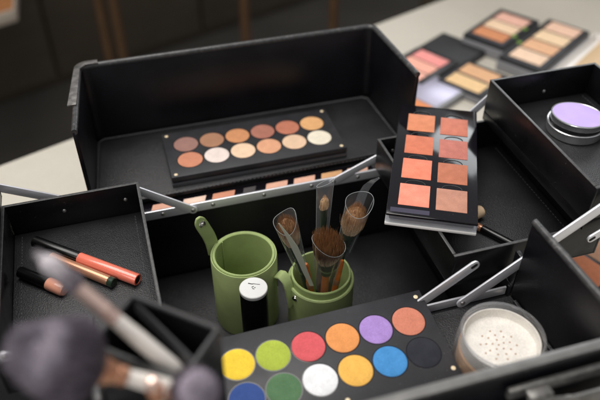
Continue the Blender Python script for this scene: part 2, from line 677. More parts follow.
# dark cabinet behind the table, parallel to its far edge
dirx = Vector((0.934, 0.358, 0))
nrm = Vector((-0.358, 0.934, 0))
cab = thing('cabinet', 'dark brown panelled cabinet filling the background behind the makeup table', 'cabinet', (-171, 783, -850), (0, 0, math.atan2(dirx.y, dirx.x)))
bm = B()
box(bm, -2500, 1450, 0, 3500, 1950, 1500, 4)
obj('body', bm, M['dark_wood'], cab)
for i in range(10):
    bm = B()
    box(bm, -2480 + i * 598, 1430, 30, -2480 + i * 598 + 588, 1449, 1480, 5, 2)
    obj('door', bm, M['dark_wood'], cab)

# small wooden table with bronze legs in front of that cabinet
st = thing('side_table', 'orange wooden side table with pale edge and slim bronze legs behind the case', 'side table', (-300, 1650, -850))
bm = B()
prism(bm, [(-900, -40), (0, -40), (85, 0), (85, 700), (-900, 700)], 560, 584, 2)
obj('tabletop', bm, M['orange_board'], st)
bm = B()
prism(bm, [(-900, -46), (1, -46), (91, -4), (91, 700), (85.5, 700), (85.5, -0.5), (-0.5, -40.5), (-900, -40.5)], 556, 586, 1.5)
obj('edge_band', bm, M['board_edge'], st)
cs = thing('stool', 'dark stool whose four slim bronze legs rise behind the open lid', 'stool', (100, 1700, -850))
bm = B()
box(bm, -160, -330, 1040, 520, 240, 1080, 15, 3)
obj('seat', bm, M['dark_wood'], cs)
for lx, ly, rr in ((-118, -70, 11.5), (-84, -82, 11.5), (216, -170, 12.5), (425, -225, 12)):
    bm = B()
    lathe(bm, [(0, 0), (rr, 0), (rr, 1041), (0, 1041)], 20, Matrix.Translation((lx, ly, 0)))
    obj('leg', bm, M['bronze_leg'], cs)

# dark upright at the right end
ub = thing('storage_box', 'tall plain dark box standing beyond the right end of the table', 'box', (997, 1112, -850), (0, 0, R(20)))
bm = B()
box(bm, -135, 0, 0, 500, 400, 1100, 6, 3)
obj('body', bm, M['dark_wood'], ub)
bm = B()
box(bm, -120, -8, 40, 480, -0.5, 1060, 3, 2)
obj('front_panel', bm, M['lacquer'], ub)

# ================================================================== MAKEUP CASE
CASE0 = (120, 425, T)
case = thing('makeup_case', 'large black leather makeup case with lids open and trays folded out', 'makeup case', CASE0)


def cobj(name, bm, m, parent=None, smooth=35):
    return obj(name, bm, m, parent or case, smooth, CASE0)


X0, X1 = -44, 286
bm = B()
# body shell walls and floor
prism(bm, [(X0, 328), (X1, 328), (X1, 526), (X0, 526), (X0, 519), (X1 - 5, 519), (X1 - 5, 335), (X0 + 5, 335), (X0 + 5, 518.5), (X0, 518.5)], -92, -6, 0.6)
prism(bm, [(X0 + .3, 328.3), (X1 - .3, 328.3), (X1 - .3, 525.7), (X0 + .3, 525.7)], -94, -92.2, 0.5)
for (xa, xb) in ((X0 - 4.5, X0 - 0.2), (X1 + 0.2, X1 + 4.8)):
    box(bm, xa, 328, -94, xb, 526, 8.5, 0.6)
    box(bm, xa, 327.2, 8.6, xb, 336.0, 44, 0.8)
body = cobj('body', bm, M['lacquer'])
bm = B()
box(bm, X0 + 5.2, 335.2, -92, X1 - 5.2, 518.3, -90, 0.5)
cobj('floor_lining', bm, M['leather'], body)
for fx in (X0 + 20, X1 - 20):
    for fy in (342, 512):
        bm = B()
        lathe(bm, [(0, -97), (7, -97), (8, -95.5), (8, -94), (0, -94)], 24, Matrix.Translation((fx, fy, 0)))
        cobj('foot', bm, M['lacquer'], body)


def rail(y0, y1, z0, z1, rv, face):
    bm = B()
    box(bm, X0 + 1, y0, z0, X1 - 1, y1, z1, 0.5, 2)
    r_ = cobj('rail', bm, M['alu'])
    for x in rv:
        bm = B()
        yy = y0 if face < 0 else y1
        mt = Matrix.Translation((x, yy, (z0 + z1) / 2)) @ Matrix.Rotation(R(90), 4, 'X')
        lathe(bm, [(0, 1.3), (1.0, 1.25), (1.9, 0.7), (2.2, -0.2), (0, -0.2)], 20, mt)
        cobj('rivet', bm, M['rivet'], r_)
    return r_


rail(516, 518.2, -5.6, 4.6, (-20, 14.5, 64, 116, 166, 216.5, 262), -1)
rail(332.2, 334.2, -5.5, 3.6, (-20, 60, 140, 240), 1)

# leather hinges between rail and lids
bm = B()
box(bm, X0 + 4, 526.3, -9, X1 - 4, 600, -7.4, 0.4)
cobj('hinge', bm, M['leather'])
bm = B()
box(bm, X0 + 4, 290, -8, X1 - 4, 327.7, -6, 0.4)
cobj('hinge', bm, M['leather'])


def lid(outer, inner, z0, zf, z1, front_pts, mirror=False, cap=None):
    """outer / inner: U-shaped wall outline, from the open left end round to the open right end"""
    bm = B()
    prism(bm, outer + inner[::-1], z0, z1, 0.5)
    # outside bottom skin
    prism(bm, [outer[0]] + outer[1:-1] + [outer[-1]], z0 - 2.2, z0 - 0.2, 0.5)
    L = cobj('lid', bm, M['lacquer'])
    bm = B()
    prism(bm, inner, z0, zf, 0.8)
    cobj('floor_lining', bm, M['leather_coarse'] if mirror else M['leather'], L)
    # rim along the top edge and down both free ends
    bm = B()
    mid = [((o[0] + i[0]) / 2, (o[1] + i[1]) / 2) for o, i in zip(outer, inner)]
    pts = [(x, y, z1 + 0.2) for x, y in mid]
    smoothp = []
    for i, p in enumerate(pts):
        if 0 < i < len(pts) - 1:
            a = Vector(pts[i - 1]); b = Vector(pts[i + 1]); p = Vector(p)
            for t in (0, .25, .5, .75, 1):
                q0 = p + (a - p).normalized() * 4 * (1 - t) if t < 1 else p
                qa = p + (a - p).normalized() * min(4, (a - p).length / 2.2)
                qb = p + (b - p).normalized() * min(4, (b - p).length / 2.2)
                smoothp.append(qa * (1 - t) ** 2 + p * 2 * t * (1 - t) + qb * t * t)
        else:
            smoothp.append(Vector(p))
    tube(bm, smoothp, 3.0, 12)
    cobj('rim', bm, M['rim'], L)
    return L


def corner(cx, cy, ax, ay, bx, by, r, n=5):
    """rounded corner points from (cx+ax*r..) to (cx+bx*r..)"""
    out = []
    for i in range(n + 1):
        t = i / n
        p = Vector((cx, cy)) + Vector((ax, ay)) * r * (1 - t) ** 2 + Vector((bx, by)) * r * t ** 2
        out.append((p.x, p.y))
    return out


# back lid
ob = [(-51, 541)] + corner(-42, 661, -0.07, -1, 1, 0, 12) + corner(284, 661, -1, 0, 0.03, -1, 12) + [(288, 546)]
ib = [(-47, 541)] + corner(-37.5, 656.5, -0.07, -1, 1, 0, 8) + corner(279.5, 656.5, -1, 0, 0.03, -1, 8) + [(284, 546)]
blid = lid(ob, ib, -0.8, 1.8, 92, None)
# metal corner cap
bm = B()
cp = corner(-43.0, 662.0, -0.07, -1, 1, 0, 16, 8)
ci = corner(-40.5, 659.5, -0.07, -1, 1, 0, 13, 8)
prism(bm, cp + ci[::-1], 60, 96.2, 0.6)
prism(bm, [(-53, 541 + 40), *corner(-43.2, 662.2, -0.07, -1, 1, 0, 15, 8), (-20, 662), (-20, 655), (-32, 655), (-38, 648), (-44.5, 581)], 94.9, 96.6, 0.4)
cobj('corner_cap', bm, M['dull_chrome'], blid)
# stitching along the front edge of the lining
bm = B()
x = -40
while x < 278:
    box(bm, x, 545.2, 1.5, x + 2.6, 546.0, 2.25, 0.25, 1)
    x += 4.2
x = -40
while x < 278:
    box(bm, x, 541.2, 1.5, x + 2.6, 542.0, 2.2, 0.25, 1)
    x += 4.2
cobj('stitching', bm, M['thread'], blid)
# padded piping where lining meets the walls
bm = B()
tube(bm, [(-45, 552, 2.4), (-37, 650, 2.4), (-31, 655, 2.4), (272, 655, 2.4), (278.5, 650, 2.4), (282.5, 556, 2.4)], 1.9, 10)
cobj('piping', bm, M['leather'], blid)

# front lid
of_ = [(290, 326)] + corner(294, 206, 0, 1, -1, 0, 12) + corner(-52, 206, 1, 0, 0, 1, 12) + [(-52, 326)]
if_ = [(286, 326)] + corner(289.5, 211, 0, 1, -1, 0, 8) + corner(-47.5, 211, 1, 0, 0, 1, 8) + [(-48, 326)]
flid = lid(of_, if_, -2.8, -0.6, 84, None, True)
bm = B()
tube(bm, [(285, 318, 0.6), (288.5, 217, 0.6), (282, 212, 0.6), (-42, 212, 0.6), (-46.5, 217, 0.6), (-46.5, 318, 0.6)], 1.9, 10)
cobj('piping', bm, M['leather'], flid)
bm = B()
x = -40
while x < 282:
    box(bm, x, 319.2, -0.9, x + 2.6, 320.0, -0.15, 0.25, 1)
    x += 4.2
cobj('stitching', bm, M['thread'], flid)
# aluminium channel on the front lid's outer rim
bm = B()
box(bm, -40, 204.6, 87.3, 282, 211.6, 88.3, 0.4)
cobj('rim_channel', bm, plain('rim_satin', (0.16, 0.157, 0.15), 0.36, metal=0.3, vary=0.15, vscale=120, rvary=0.1), flid)
# latch and handle fitting on the outside of the front lid
lat = B()
box(lat, 196, 198.5, 66, 282, 203.0, 75.8, 1.2)
box(lat, 206, 190, 72, 222, 198.3, 76, 1.0)
box(lat, 262, 190, 72, 276, 198.3, 76, 1.0)
DG = plain('dark_steel', (0.17, 0.165, 0.155), 0.35, metal=0.6, rvary=0.1, vary=0.3, vscale=150)
lt = cobj('latch', lat, DG, flid)
bm = B()
strap_mesh(bm, [(206, 193, 70), (215, 187, 71), (230, 183, 72), (250, 182, 73), (268, 184, 75), (280, 188, 77)], (0, 0.35, 1), 11, 3.2)
cobj('latch_lever', bm, DG, flid)
bm = B()
box(bm, 60, 150, -2, 300, 201.5, 48, 6, 4)  # black slab added to hide the pale table and keep this area dark
cobj('dark_slab', bm, M['leather'], flid)
bm = B()
tube(bm, [(70, 176, 48.6), (180, 176, 48.8), (290, 176, 48.6)], 2.2, 8)
cobj('slab_piping', bm, M['leather_coarse'], flid)
bm = B()
ring = [(232 + 9 * math.cos(a), 188, 56 + 9 * math.sin(a)) for a in [2 * PI * i / 24 for i in range(24)]]
tube(bm, ring, 4.2, 10, True)
cobj('handle_ring', bm, M['white_cap'], flid)
bm = B()
strap_mesh(bm, [(150, 200, 50), (165, 184, 47), (195, 176, 44), (225, 184, 42), (238, 198, 41)], (0, 0, 1), 12, 5)
cobj('handle', bm, M['leather_coarse'], flid)


# cantilever trays
def make_tray(x0, x1, y0, y1, ztop, rivets, skirt=0.0):
    zb = ztop - 36
    t = 2.2
    bm = B()
    o = [(x0, y0), (x1, y0), (x1, y1), (x0, y1)]
    box(bm, x0, y0, zb - skirt, x1, y1, zb + 1.6, 0.5)
    box(bm, x0, y0, zb + 1.62, x0 + t, y1, ztop, 0.45)
    box(bm, x1 - t, y0, zb + 1.62, x1, y1, ztop, 0.45)
    box(bm, x0 + t + .02, y0, zb + 1.62, x1 - t - .02, y0 + t, ztop, 0.45)
    box(bm, x0 + t + .02, y1 - t, zb + 1.62, x1 - t - .02, y1, ztop, 0.45)
    tr = cobj('tray', bm, M['tray'])
    bm = B()
    box(bm, x0 + t + .3, y0 + t + .3, zb + 1.7, x1 - t - .3, y1 - t - .3, zb + 2.9, 0.4)
    cobj('floor_lining', bm, M['leather'], tr)
    bm = B()
    prism(bm, [(x0 - .25, y0 - .25), (x1 + .25, y0 - .25), (x1 + .25, y1 + .25), (x0 - .25, y1 + .25), (x0 - .25, y0 + 3),
               (x0 + t + .2, y0 + 3), (x0 + t + .2, y1 - t - .2), (x1 - t - .2, y1 - t - .2), (x1 - t - .2, y0 + t + .2), (x0 - .25, y0 + t + .2)],
          ztop + 0.05, ztop + 0.9, 0.3)
    cobj('rim', bm, M['edge'], tr)
    for xs in (x0 + 9, x1 - 9):
        bm = B()
        y = y0 + 6
        while y < y1 - 6:
            box(bm, xs - .35, y, zb + 2.7, xs + .35, y + 2.6, zb + 3.2, 0.2, 1)
            y += 4.2
        cobj('stitching', bm, M['thread'], tr)
    for rx, rz in rivets:
        bm = B()
        mt = Matrix.Translation((rx, y1 - t, rz)) @ Matrix.Rotation(R(90), 4, 'X')
        lathe(bm, [(0, 1.2), (0.9, 1.1), (1.7, 0.5), (1.9, -0.2), (0, -0.2)], 18, mt)
        cobj('rivet', bm, M['rivet'], tr)
    return tr


make_tray(-122, -2.5, 337, 512, 46.5, ((-72, 31), (-17, 31)))
make_tray(-238, -118.5, 337, 512, 94, ((-190, 80), (-133, 80)))
make_tray(233, 376, 341, 512, 46.5, ((250, 31), (330, 31)))
make_tray(348, 467.5, 337, 512, 94.5, ((413, 72),), 9.0)


def arm(name, y, p, q, wdt=8.4, thk=1.8, slot=False):
    """flat bar in an XZ plane from p to q"""
    P, Q = Vector((p[0], 0, p[1])), Vector((q[0], 0, q[1]))
    d = (Q - P)
    L = d.length
    ang = math.atan2(d.z, d.x)
    bm = B()
    h = wdt / 2
    poly = [(h * math.cos(a), h * math.sin(a)) for a in [R(90 + i * 15) for i in range(13)]] + \
           [(L + h * math.cos(a), h * math.sin(a)) for a in [R(-90 + i * 15) for i in range(13)]]
    mt = Matrix.Translation((p[0], y, p[1])) @ Matrix.Rotation(-ang, 4, 'Y') @ Matrix.Rotation(R(90), 4, 'X')
    prism(bm, poly, -thk / 2, thk / 2, 0.35, 2, 0, mt)
    a_ = cobj(name, bm, M['alu'])
    for xx in (0, L):
        bm = B()
        m2 = mt @ Matrix.Translation((xx, 0, thk / 2))
        if slot and xx == L:
            prism(bm, [(1.6 * math.cos(a) + (1.6 if math.cos(a) > 0 else -1.6), 1.6 * math.sin(a)) for a in [2 * PI * i / 24 for i in range(24)]], -0.1, 0.15, 0, 1, 0, m2)
            cobj('slot', bm, M['void'], a_)
        else:
            lathe(bm, [(0, 1.1), (1.2, 1.0), (2.1, 0.4), (2.3, -0.1), (0, -0.1)], 20, m2)
            cobj('rivet', bm, M['rivet'], a_)
    return a_


arm('support_arm', 514.4, (43.9, -1.0), (-9, 38.5))
arm('support_arm', 514.4, (189.2, 1.5), (262, 33))
arm('support_arm', 519.8, (-72, 36), (-150, 77.5))
arm('support_arm', 519.8, (310, 25), (367, 79))
arm('support_arm', 334.9 - 5.2, (196, 9), (244.7, 44.5), 9.6, slot=True)
arm('support_arm', 326.5 + 0.5, (240, 4), (372, 101 - 2), 10.5)
arm('support_arm', 334.9 - 5.2, (44, 2), (-111, 62))
arm('support_arm', 327, (405, 80), (351.3, 48.5), slot=True)

# ================================================================== PALETTES
def soft(c, k_=0.22):
    g = 0.35 * c[0] + 0.5 * c[1] + 0.15 * c[2]
    return tuple((v + (g - v) * k_) * 0.985 for v in c)


def pal_mats(cols, worn=False, k_=0.22):
    return [powder('powder_%d' % i, tuple(min(0.9, v) for v in lin(*soft(c, k_))), worn=worn) for i, c in enumerate(cols)]


def round_palette(name, label, loc, rot, w, h, t, r, px, py, cols, names, magnets, gap_label=True):
    th = thing(name, label, 'palette', loc, rot, None)
    bm = B()
    # body board with shallow wells: a bevelled slab
    box(bm, -w / 2, -h / 2, 0, w / 2, h / 2, t * 0.38, 0.7)
    obj('base', bm, M['clear_base'], th)
    bm = B()
    box(bm, -w / 2 + .5, -h / 2 + .5, t * 0.40, w / 2 - .5, h / 2 - .5, t * 0.50, 0.3)
    obj('seam', bm, M['gloss_black'], th)
    bm = B()
    box(bm, -w / 2, -h / 2, t * 0.52, w / 2, h / 2, t, 0.7)
    obj('face_board', bm, M['matte_black'], th)
    k = 0
    for row in range(2):
        for col in range(6):
            x = (col - 2.5) * px
            y = (0.5 - row) * py
            bm = B()
            # pressed powder disc with slightly crowned top, sitting 0.3 mm proud in a thin well ring
            lathe(bm, [(0, t - 0.6), (r, t - 0.6), (r, t + 0.10), (r - 0.5, t + 0.32), (r * 0.7, t + 0.42), (0, t + 0.46)], 56, Matrix.Translation((x, y, 0)))
            o = obj('pan', bm, cols[k], th)
            o['label'] = names[k] + ' pan of pressed powder'
            bm = B()
            lathe(bm, [(r + 0.05, t - 0.2), (r + 0.75, t - 0.2), (r + 0.75, t + 0.06), (r + 0.05, t + 0.06)], 56, Matrix.Translation((x, y, 0)), closed=False)
            obj('well_ring', bm, M['gloss_black'], o)
            k += 1
    for mx, my in magnets:
        bm = B()
        lathe(bm, [(0, t - 0.5), (1.8, t - 0.5), (1.8, t + 0.15), (1.5, t + 0.25), (0, t + 0.25)], 24, Matrix.Translation((mx, my, 0)))
        obj('magnet', bm, M['magnet'], th)
    return th


c1 = pal_mats([(152, 104, 92), (168, 112, 78), (206, 130, 76), (172, 100, 80), (190, 104, 74), (224, 158, 92),
               (204, 122, 86), (222, 202, 192), (230, 190, 152), (220, 150, 106), (222, 180, 142), (224, 212, 186)])
round_palette('eyeshadow_palette', 'black eyeshadow palette of twelve round nude and brown pans inside the open lid', (123, 588.5, 2.0), (0, 0, R(-0.3)),
              186, 78, 13, 12.9, 28, 28, c1,
              ['mauve brown', 'tan brown', 'caramel', 'chestnut', 'terracotta', 'golden orange', 'burnt orange', 'pale pink', 'peach cream', 'apricot', 'beige', 'ivory'],
              [(-88, 34), (-88, -35), (88, 34), (88, -35)])

c3 = pal_mats([(252, 206, 24), (172, 192, 42), (232, 78, 84), (240, 142, 62), (166, 126, 208), (216, 118, 88),
               (44, 78, 158), (78, 122, 76), (232, 232, 234), (248, 178, 58), (52, 142, 218), (38, 40, 50)])
round_palette('eyeshadow_palette', 'black eyeshadow palette of twelve bright round pans, yellow, lime, red and blue', (114, 299, 3.2), (R(6.0), 0, R(0.6)),
              182, 82, 10.5, 13.1, 28, 29.6, c3,
              ['yellow', 'lime', 'red', 'orange', 'lilac', 'coral', 'dark blue', 'green', 'white', 'amber', 'sky blue', 'charcoal'],
              [(85, 35), (86, -33.5), (-85, 35), (-86, -33.5), (0, -36)])

# blush palette in a clear acrylic box, lying askew across the right tray
P2 = (266, 452, 48.6)
bp = thing('blush_palette', 'clear sided black blush palette with eight square peach and brown pans', 'palette', P2, (0, 0, R(-27.3)))
bm = B()
for (a, b, c_, d) in ((-38.2, -86.3, 38.2, -84.2), (-38.2, 83.2, 38.2, 85.3), (-38.2, -84.1, -36.1, 83.1), (36.1, -84.1, 38.2, 83.1)):
    box(bm, a, b, 2.25, c_, d, 9.6, 0.5)
obj('clear_case', bm, M['acrylic'], bp)
bm = B()
box(bm, -35.5, -82.6, 3.2, 35.5, 82.6, 8.6, 0.8)
obj('inner_tray', bm, M['frost_inner'], bp)
bm = B()
box(bm, -38.4, -86.6, -1.0, 38.4, 85.5, 2.0, 0.7)
obj('base_edge', bm, M['frost'], bp)
bm = B()
box(bm, -38.2, -86.3, 9.7, 38.2, 85.3, 12.2, 0.7)
obj('face_board', bm, M['gloss_black'], bp)
c2 = pal_mats([(210, 128, 90), (196, 114, 92), (206, 114, 84), (186, 110, 96), (226, 126, 98), (182, 108, 80), (236, 136, 112), (184, 128, 106)], True, 0.06)
n2 = ['apricot', 'rosewood', 'terracotta', 'dusty rose', 'peach', 'tan', 'coral pink', 'taupe']
for row in range(4):
    for col in range(2):
        x = -16.0 if col == 0 else 16.0
        y = 54.6 - row * 37.6 + (0 if col == 0 else -1.2)
        bm = B()
        box(bm, x - 13.2, y - 15, 11.6, x + 13.2, y + 14.2, 12.62, 0.35)
        o = obj('pan', bm, c2[row * 2 + col], bp)
        o['label'] = n2[row * 2 + col] + ' square pan of pressed powder'
        # finger notch: a half-round recess ring at the far side of the pan
        bm = B()
        pts = [(x + 8.6 * math.cos(a), y + 14.6 + 5.4 * math.sin(a), 12.35) for a in [PI * i / 20 for i in range(21)]]
        tube(bm, pts, 0.35, 6)
        obj('finger_notch', bm, M['holder_rim'], o)
bm = B()
box(bm, -35, -83, 12.25, -2, -77.5, 12.5, 0.1, 1)
obj('gloss_strip', bm, plain('violet_strip', (0.05, 0.045, 0.07), 0.15), bp)

# reflections in the gap behind the rail, modelled as a narrow strip of pans
gp = thing('reflected_pans', 'slim black strip with peach pans modelled for the reflections in the gap behind the rail', 'palette', (120, 535, -8.6))
bm = B()
box(bm, -125, -8, 0, 120, 7.5, 3.0, 0.6)
obj('base', bm, M['gloss_black'], gp)
gm = pal_mats([(226, 158, 128), (236, 196, 172), (214, 132, 96), (70, 66, 66), (222, 158, 128), (232, 168, 138), (210, 150, 92), (224, 168, 140)])
for i, xc in enumerate((-103, -72, -42, -15, 14, 44, 74, 103)):
    bm = B()
    wpan = 13 if i != 3 else 8
    prism(bm, [(xc - wpan, -5.5), (xc + wpan - 3, -5.5), (xc + wpan, 3.0), (xc - wpan + 3, 3.0)], 2.7, 3.5, 0.4)
    o = obj('pan', bm, gm[i], gp)

# ================================================================== BRUSH CUPS
def cup_profile(r, h, wall=3.2, floor=3, collar=None):
    p = [(0, 0), (r - 1.5, 0), (r, 1.5), (r, h - 0.8), (r - 0.6, h), (r - wall + 0.4, h), (r - wall, h - 0.6), (r - wall, floor), (0, floor)]
    return p


CUPF = -90.0
lc = thing('brush_cup', 'empty green leather brush cup with a snap strap standing up behind it', 'brush cup', (78.5, 446, CUPF))
H = 84.0
bm = B()
lathe(bm, [(0, 0), (29.6, 0), (30.9, 1.5), (30.9, H - 1.6), (30.4, H - 0.6), (29.4, H - 0.6), (29.2, H - 1.2), (29.2, 4), (0, 4)], 72)
obj('body', bm, M['green'], lc)
bm = B()
lathe(bm, [(29.1, 4.1), (29.1, H - 0.1), (28.7, H + 0.5), (27.0, H + 0.5), (26.5, H), (26.3, 5.0), (0, 5.0), (0, 4.1)], 72, closed=False)
obj('lining', bm, M['green_in'], lc)
bm = B()
for rr, zz in ((30.2, H - 0.4), (27.9, H + 0.55)):
    tube(bm, [(rr * math.cos(2 * PI * i / 72), rr * math.sin(2 * PI * i / 72), zz) for i in range(72)], 0.42, 6, True)
obj('edge_line', bm, M['green_edge'], lc)
bm = B()
a0 = R(127)
box(bm, 26.35 * math.cos(a0) - 0.3, 26.35 * math.sin(a0) - 1.2, 6, 26.35 * math.cos(a0) + 0.25, 26.35 * math.sin(a0) + 0.0, H, 0.1, 1)
obj('seam', bm, M['green_edge'], lc)
bm = B()
sp = [(-24.6, 20.6, 74), (-25.2, 20.6, 81), (-26.2, 20.4, 89), (-28.2, 19.5, 98), (-31, 18, 107), (-33.2, 17, 114), (-34.6, 16.4, 119), (-35.4, 16.1, 122), (-36, 15.9, 124.4)]
strap_mesh(bm, sp, (0.9, 0.42, 0.2), [12.5, 12.5, 12.5, 12.5, 12.5, 12.5, 11.2, 8, 3.8], 2.4)
stp = obj('strap', bm, M['green'], lc)
bm = B()
nrm_ = Vector((0.25, -0.92, 0.2)).normalized()
mt = Matrix.Translation((-33.0, 15.6, 116.0)) @ Vector((0, 0, 1)).rotation_difference(nrm_).to_matrix().to_4x4()
lathe(bm, [(0, 1.6), (1.6, 1.5), (1.9, 0.9), (3.2, 0.8), (3.5, 0.2), (3.5, -0.6), (0, -0.6)], 28, mt)
obj('snap', bm, M['chrome'], stp)

rc = thing('brush_cup', 'green leather brush cup filled with makeup brushes in clear sleeves', 'brush cup', (145.5, 419.5, CUPF))
H2 = 59.0
bm = B()
lathe(bm, [(0, 0), (30, 0), (31.4, 1.5), (31.4, H2 - 0.8), (30.8, H2), (28.6, H2), (28.4, 4), (0, 4)], 72)
obj('body', bm, M['green'], rc)
bm = B()
lathe(bm, [(28.3, 4.1), (28.3, H2 + 7.0), (27.8, H2 + 7.7), (26.4, H2 + 7.7), (26.0, H2 + 7.0), (25.8, 5), (0, 5), (0, 4.1)], 72, closed=False)
obj('collar', bm, M['green_in'], rc)
bm = B()
tube(bm, [(30.2 * math.cos(2 * PI * i / 72), 30.2 * math.sin(2 * PI * i / 72), H2) for i in range(72)], 0.75, 8, True)
obj('edge_line', bm, M['green_edge'], rc)
bm = B()
sp = [(-42.5, 12, 44), (-43, 11, 54), (-42.2, 9, 63), (-40, 6, 69), (-37, 2, 71), (-34.6, -2, 68.5), (-33, -5, 62), (-32, -7, 54), (-31, -8.4, 46), (-30.6, -9, 40)]
strap_mesh(bm, sp, (0.82, 0.5, 0.25), 10, 2.3)
stp = obj('strap', bm, M['green'], rc)
bm = B()
nrm_ = Vector((-0.6, -0.8, 0.1)).normalized()
mt = Matrix.Translation((-28.6, -12.6, 52)) @ Vector((0, 0, 1)).rotation_difference(nrm_).to_matrix().to_4x4()
lathe(bm, [(0, 1.8), (1.5, 1.7), (1.9, 1.0), (3.0, 0.8), (3.3, 0.2), (3.3, -0.6), (0, -0.6)], 28, mt)
obj('snap', bm, M['chrome'], stp)

# ------------------------------------------------------------------ brushes
def strands(bm, z0, z1, r0, rmid, n, squash=1.0, tipcut=None, dome=0.5, rr=0.16, seed=1, curl=0.0, sharp=0.0):
    """bundle of tapered hairs: root radius r0 at z0, widest rmid, dome-shaped or slanted top"""
    rnd = random.Random(seed)
    for i in range(n):
        u = math.sqrt(rnd.random())
        a = rnd.random() * 2 * PI
        cx, cy = u * math.cos(a), u * math.sin(a)
        if tipcut:
            ztip = z1 + tipcut[0] * cx + tipcut[1] * cy
        else:
            ztip = z1 - (z1 - z0) * dome * (u ** 2.2)
        ztip += rnd.uniform(-0.10, 0.015) * (z1 - z0) + 0.035 * (z1 - z0) * math.sin(5 * cx + seed) * math.sin(6 * cy + 2 * seed) * (0 if tipcut else 1)
        jx, jy = rnd.gauss(0, 0.045), rnd.gauss(0, 0.045)
        if rnd.random() < 0.012:
            jx, jy = jx * 3.5, jy * 3.5
        ring_prev = None
        segs = 5
        for s_ in range(segs + 1):
            t = s_ / segs
            k_ = r0 + (rmid - r0) * (math.sin(min(t * 1.25, 1) * PI / 2)) - sharp * rmid * max(0, t - 0.55) * 1.6
            px = (cx + jx * t) * k_
            py = (cy + jy * t) * k_ * squash
            pz = z0 + (ztip - z0) * t
            q = rr * (1 - 0.75 * t * t)
            ring = [bm.verts.new((px + q * math.cos(w_), py + q * math.sin(w_), pz)) for w_ in (a, a + 2.1, a + 4.2)]
            if ring_prev:
                for j in range(3):
                    bm.faces.new((ring_prev[j], ring_prev[(j + 1) % 3], ring[(j + 1) % 3], ring[j]))
            ring_prev = ring
        bm.faces.new(ring_prev)


def brush(name, label, base, tip, hl, fl, r_h, r_f, hair, mats, group, cat='makeup brush', spin=0.0):
    """hl = handle length, fl = ferrule length; bristles fill the rest"""
    e, L = aim(base, tip)
    q = e.to_quaternion() @ Quaternion((0, 0, 1), spin)
    th = thing(name, label, cat, base, q.to_euler(), group)
    sq = hair.get('squash', 1.0)
    bm = B()
    lathe(bm, [(0, 0), (r_h * 0.55, 0.4), (r_h * 0.8, 2), (r_h, hl * 0.25), (r_h * 0.95, hl * 0.7), (r_h * 0.8, hl), (0, hl)], 28)
    obj('handle', bm, mats[0], th)
    bm = B()
    r1 = hair['r0'] + 0.4
    prof = [(0, hl - 1), (r_f, hl - 1), (r_f, hl + fl * 0.25), (r_f * 1.05, hl + fl * 0.27), (r_f, hl + fl * 0.3)]
    lathe(bm, prof + [(0, hl + fl * 0.3)], 28)
    # upper half of the ferrule flattens to the hair's section
    rings = 6
    n = 28
    prev = None
    for i in range(rings + 1):
        t = i / rings
        rx = r_f + (r1 - r_f) * t
        ry = r_f + (r1 * sq - r_f) * t
        z = hl + fl * (0.3 + 0.7 * t)
        ring = [bm.verts.new((rx * math.cos(2 * PI * k / n), ry * math.sin(2 * PI * k / n), z)) for k in range(n)]
        if prev:
            for k in range(n):
                bm.faces.new((prev[k], prev[(k + 1) % n], ring[(k + 1) % n], ring[k]))
        prev = ring
    bm.faces.new(prev)
    obj('ferrule', bm, mats[1], th)
    bm = B()
    z0 = hl + fl - 1
    strands(bm, z0, L, hair['r0'], hair['r1'], hair['n'], sq, hair.get('cut'), hair.get('dome', 0.4), hair.get('rr', 0.16), hair.get('seed', 1), sharp=hair.get('sharp', 0))
    # dense core so the bundle is not see-through
    zc = L if not hair.get('cut') else L - 1
    core = [(0, z0)]
    for i in range(13):
        t = i / 12
        k_ = hair['r0'] + (hair['r1'] - hair['r0']) * math.sin(min(t * 1.25, 1) * PI / 2)
        core.append((k_ * 0.86 * (1 - (max(0, t - 0.5) * 2) ** 3 * 0.9), z0 + (zc - z0) * t * 0.86))
    core.append((0, z0 + (zc - z0) * 0.87))
    if not hair.get('cut'):
        lathe(bm, core, 24, None, sq)
    obj('bristles', bm, mats[2], th, smooth=0)
    return th, L


def sleeve(th, z0, z1, rb, rt, squash, cut=(0, 0), wave=0.0, flap=False):
    """clear plastic guard: thin-walled tube with an obliquely cut mouth"""
    n = 40
    bm = B()
    rings = []
    lvl = 14
    for i in range(lvl + 1):
        t = i / lvl
        ring = []
        for k in range(n):
            a = 2 * PI * k / n
            rx = rb + (rt - rb) * t
            zt = z1 + cut[0] * math.cos(a) + cut[1] * math.sin(a) + wave * math.cos(2 * a)
            ring.append(bm.verts.new((rx * math.cos(a), rx * squash * math.sin(a), z0 + (zt - z0) * t)))
        rings.append(ring)
    for a, b in zip(rings, rings[1:]):
        for k in range(n):
            j = (k + 1) % n
            bm.faces.new((a[k], a[j], b[j], b[k]))
    top = [v.co.copy() for v in rings[-1]]
    sl = obj('sleeve', bm, M['sleeve'], th)
    bm = B()
    tube(bm, top, 0.22, 6, True)
    # welded side seams of the sheet
    for k in (0, n // 2):
        tube(bm, [Vector(((rb + (rt - rb) * i / 8) * (1 if k == 0 else -1), 0, z0 + (top[k].z - z0) * i / 8)) for i in range(9)], 0.26, 5)
    obj('sleeve_edge', bm, M['sleeve_edge'], sl)
    return sl


BR = (0.30, 0.15, 0.07)
TAN = (0.66, 0.50, 0.33)
gB = 'brushes standing in the green cup'
cupz = CUPF + 6
hair_a = bristle_mat('brown_tip_hair', [(0.0, TAN), (0.3, TAN), (0.5, (0.36, 0.19, 0.09)), (1, BR)], (110, 146))
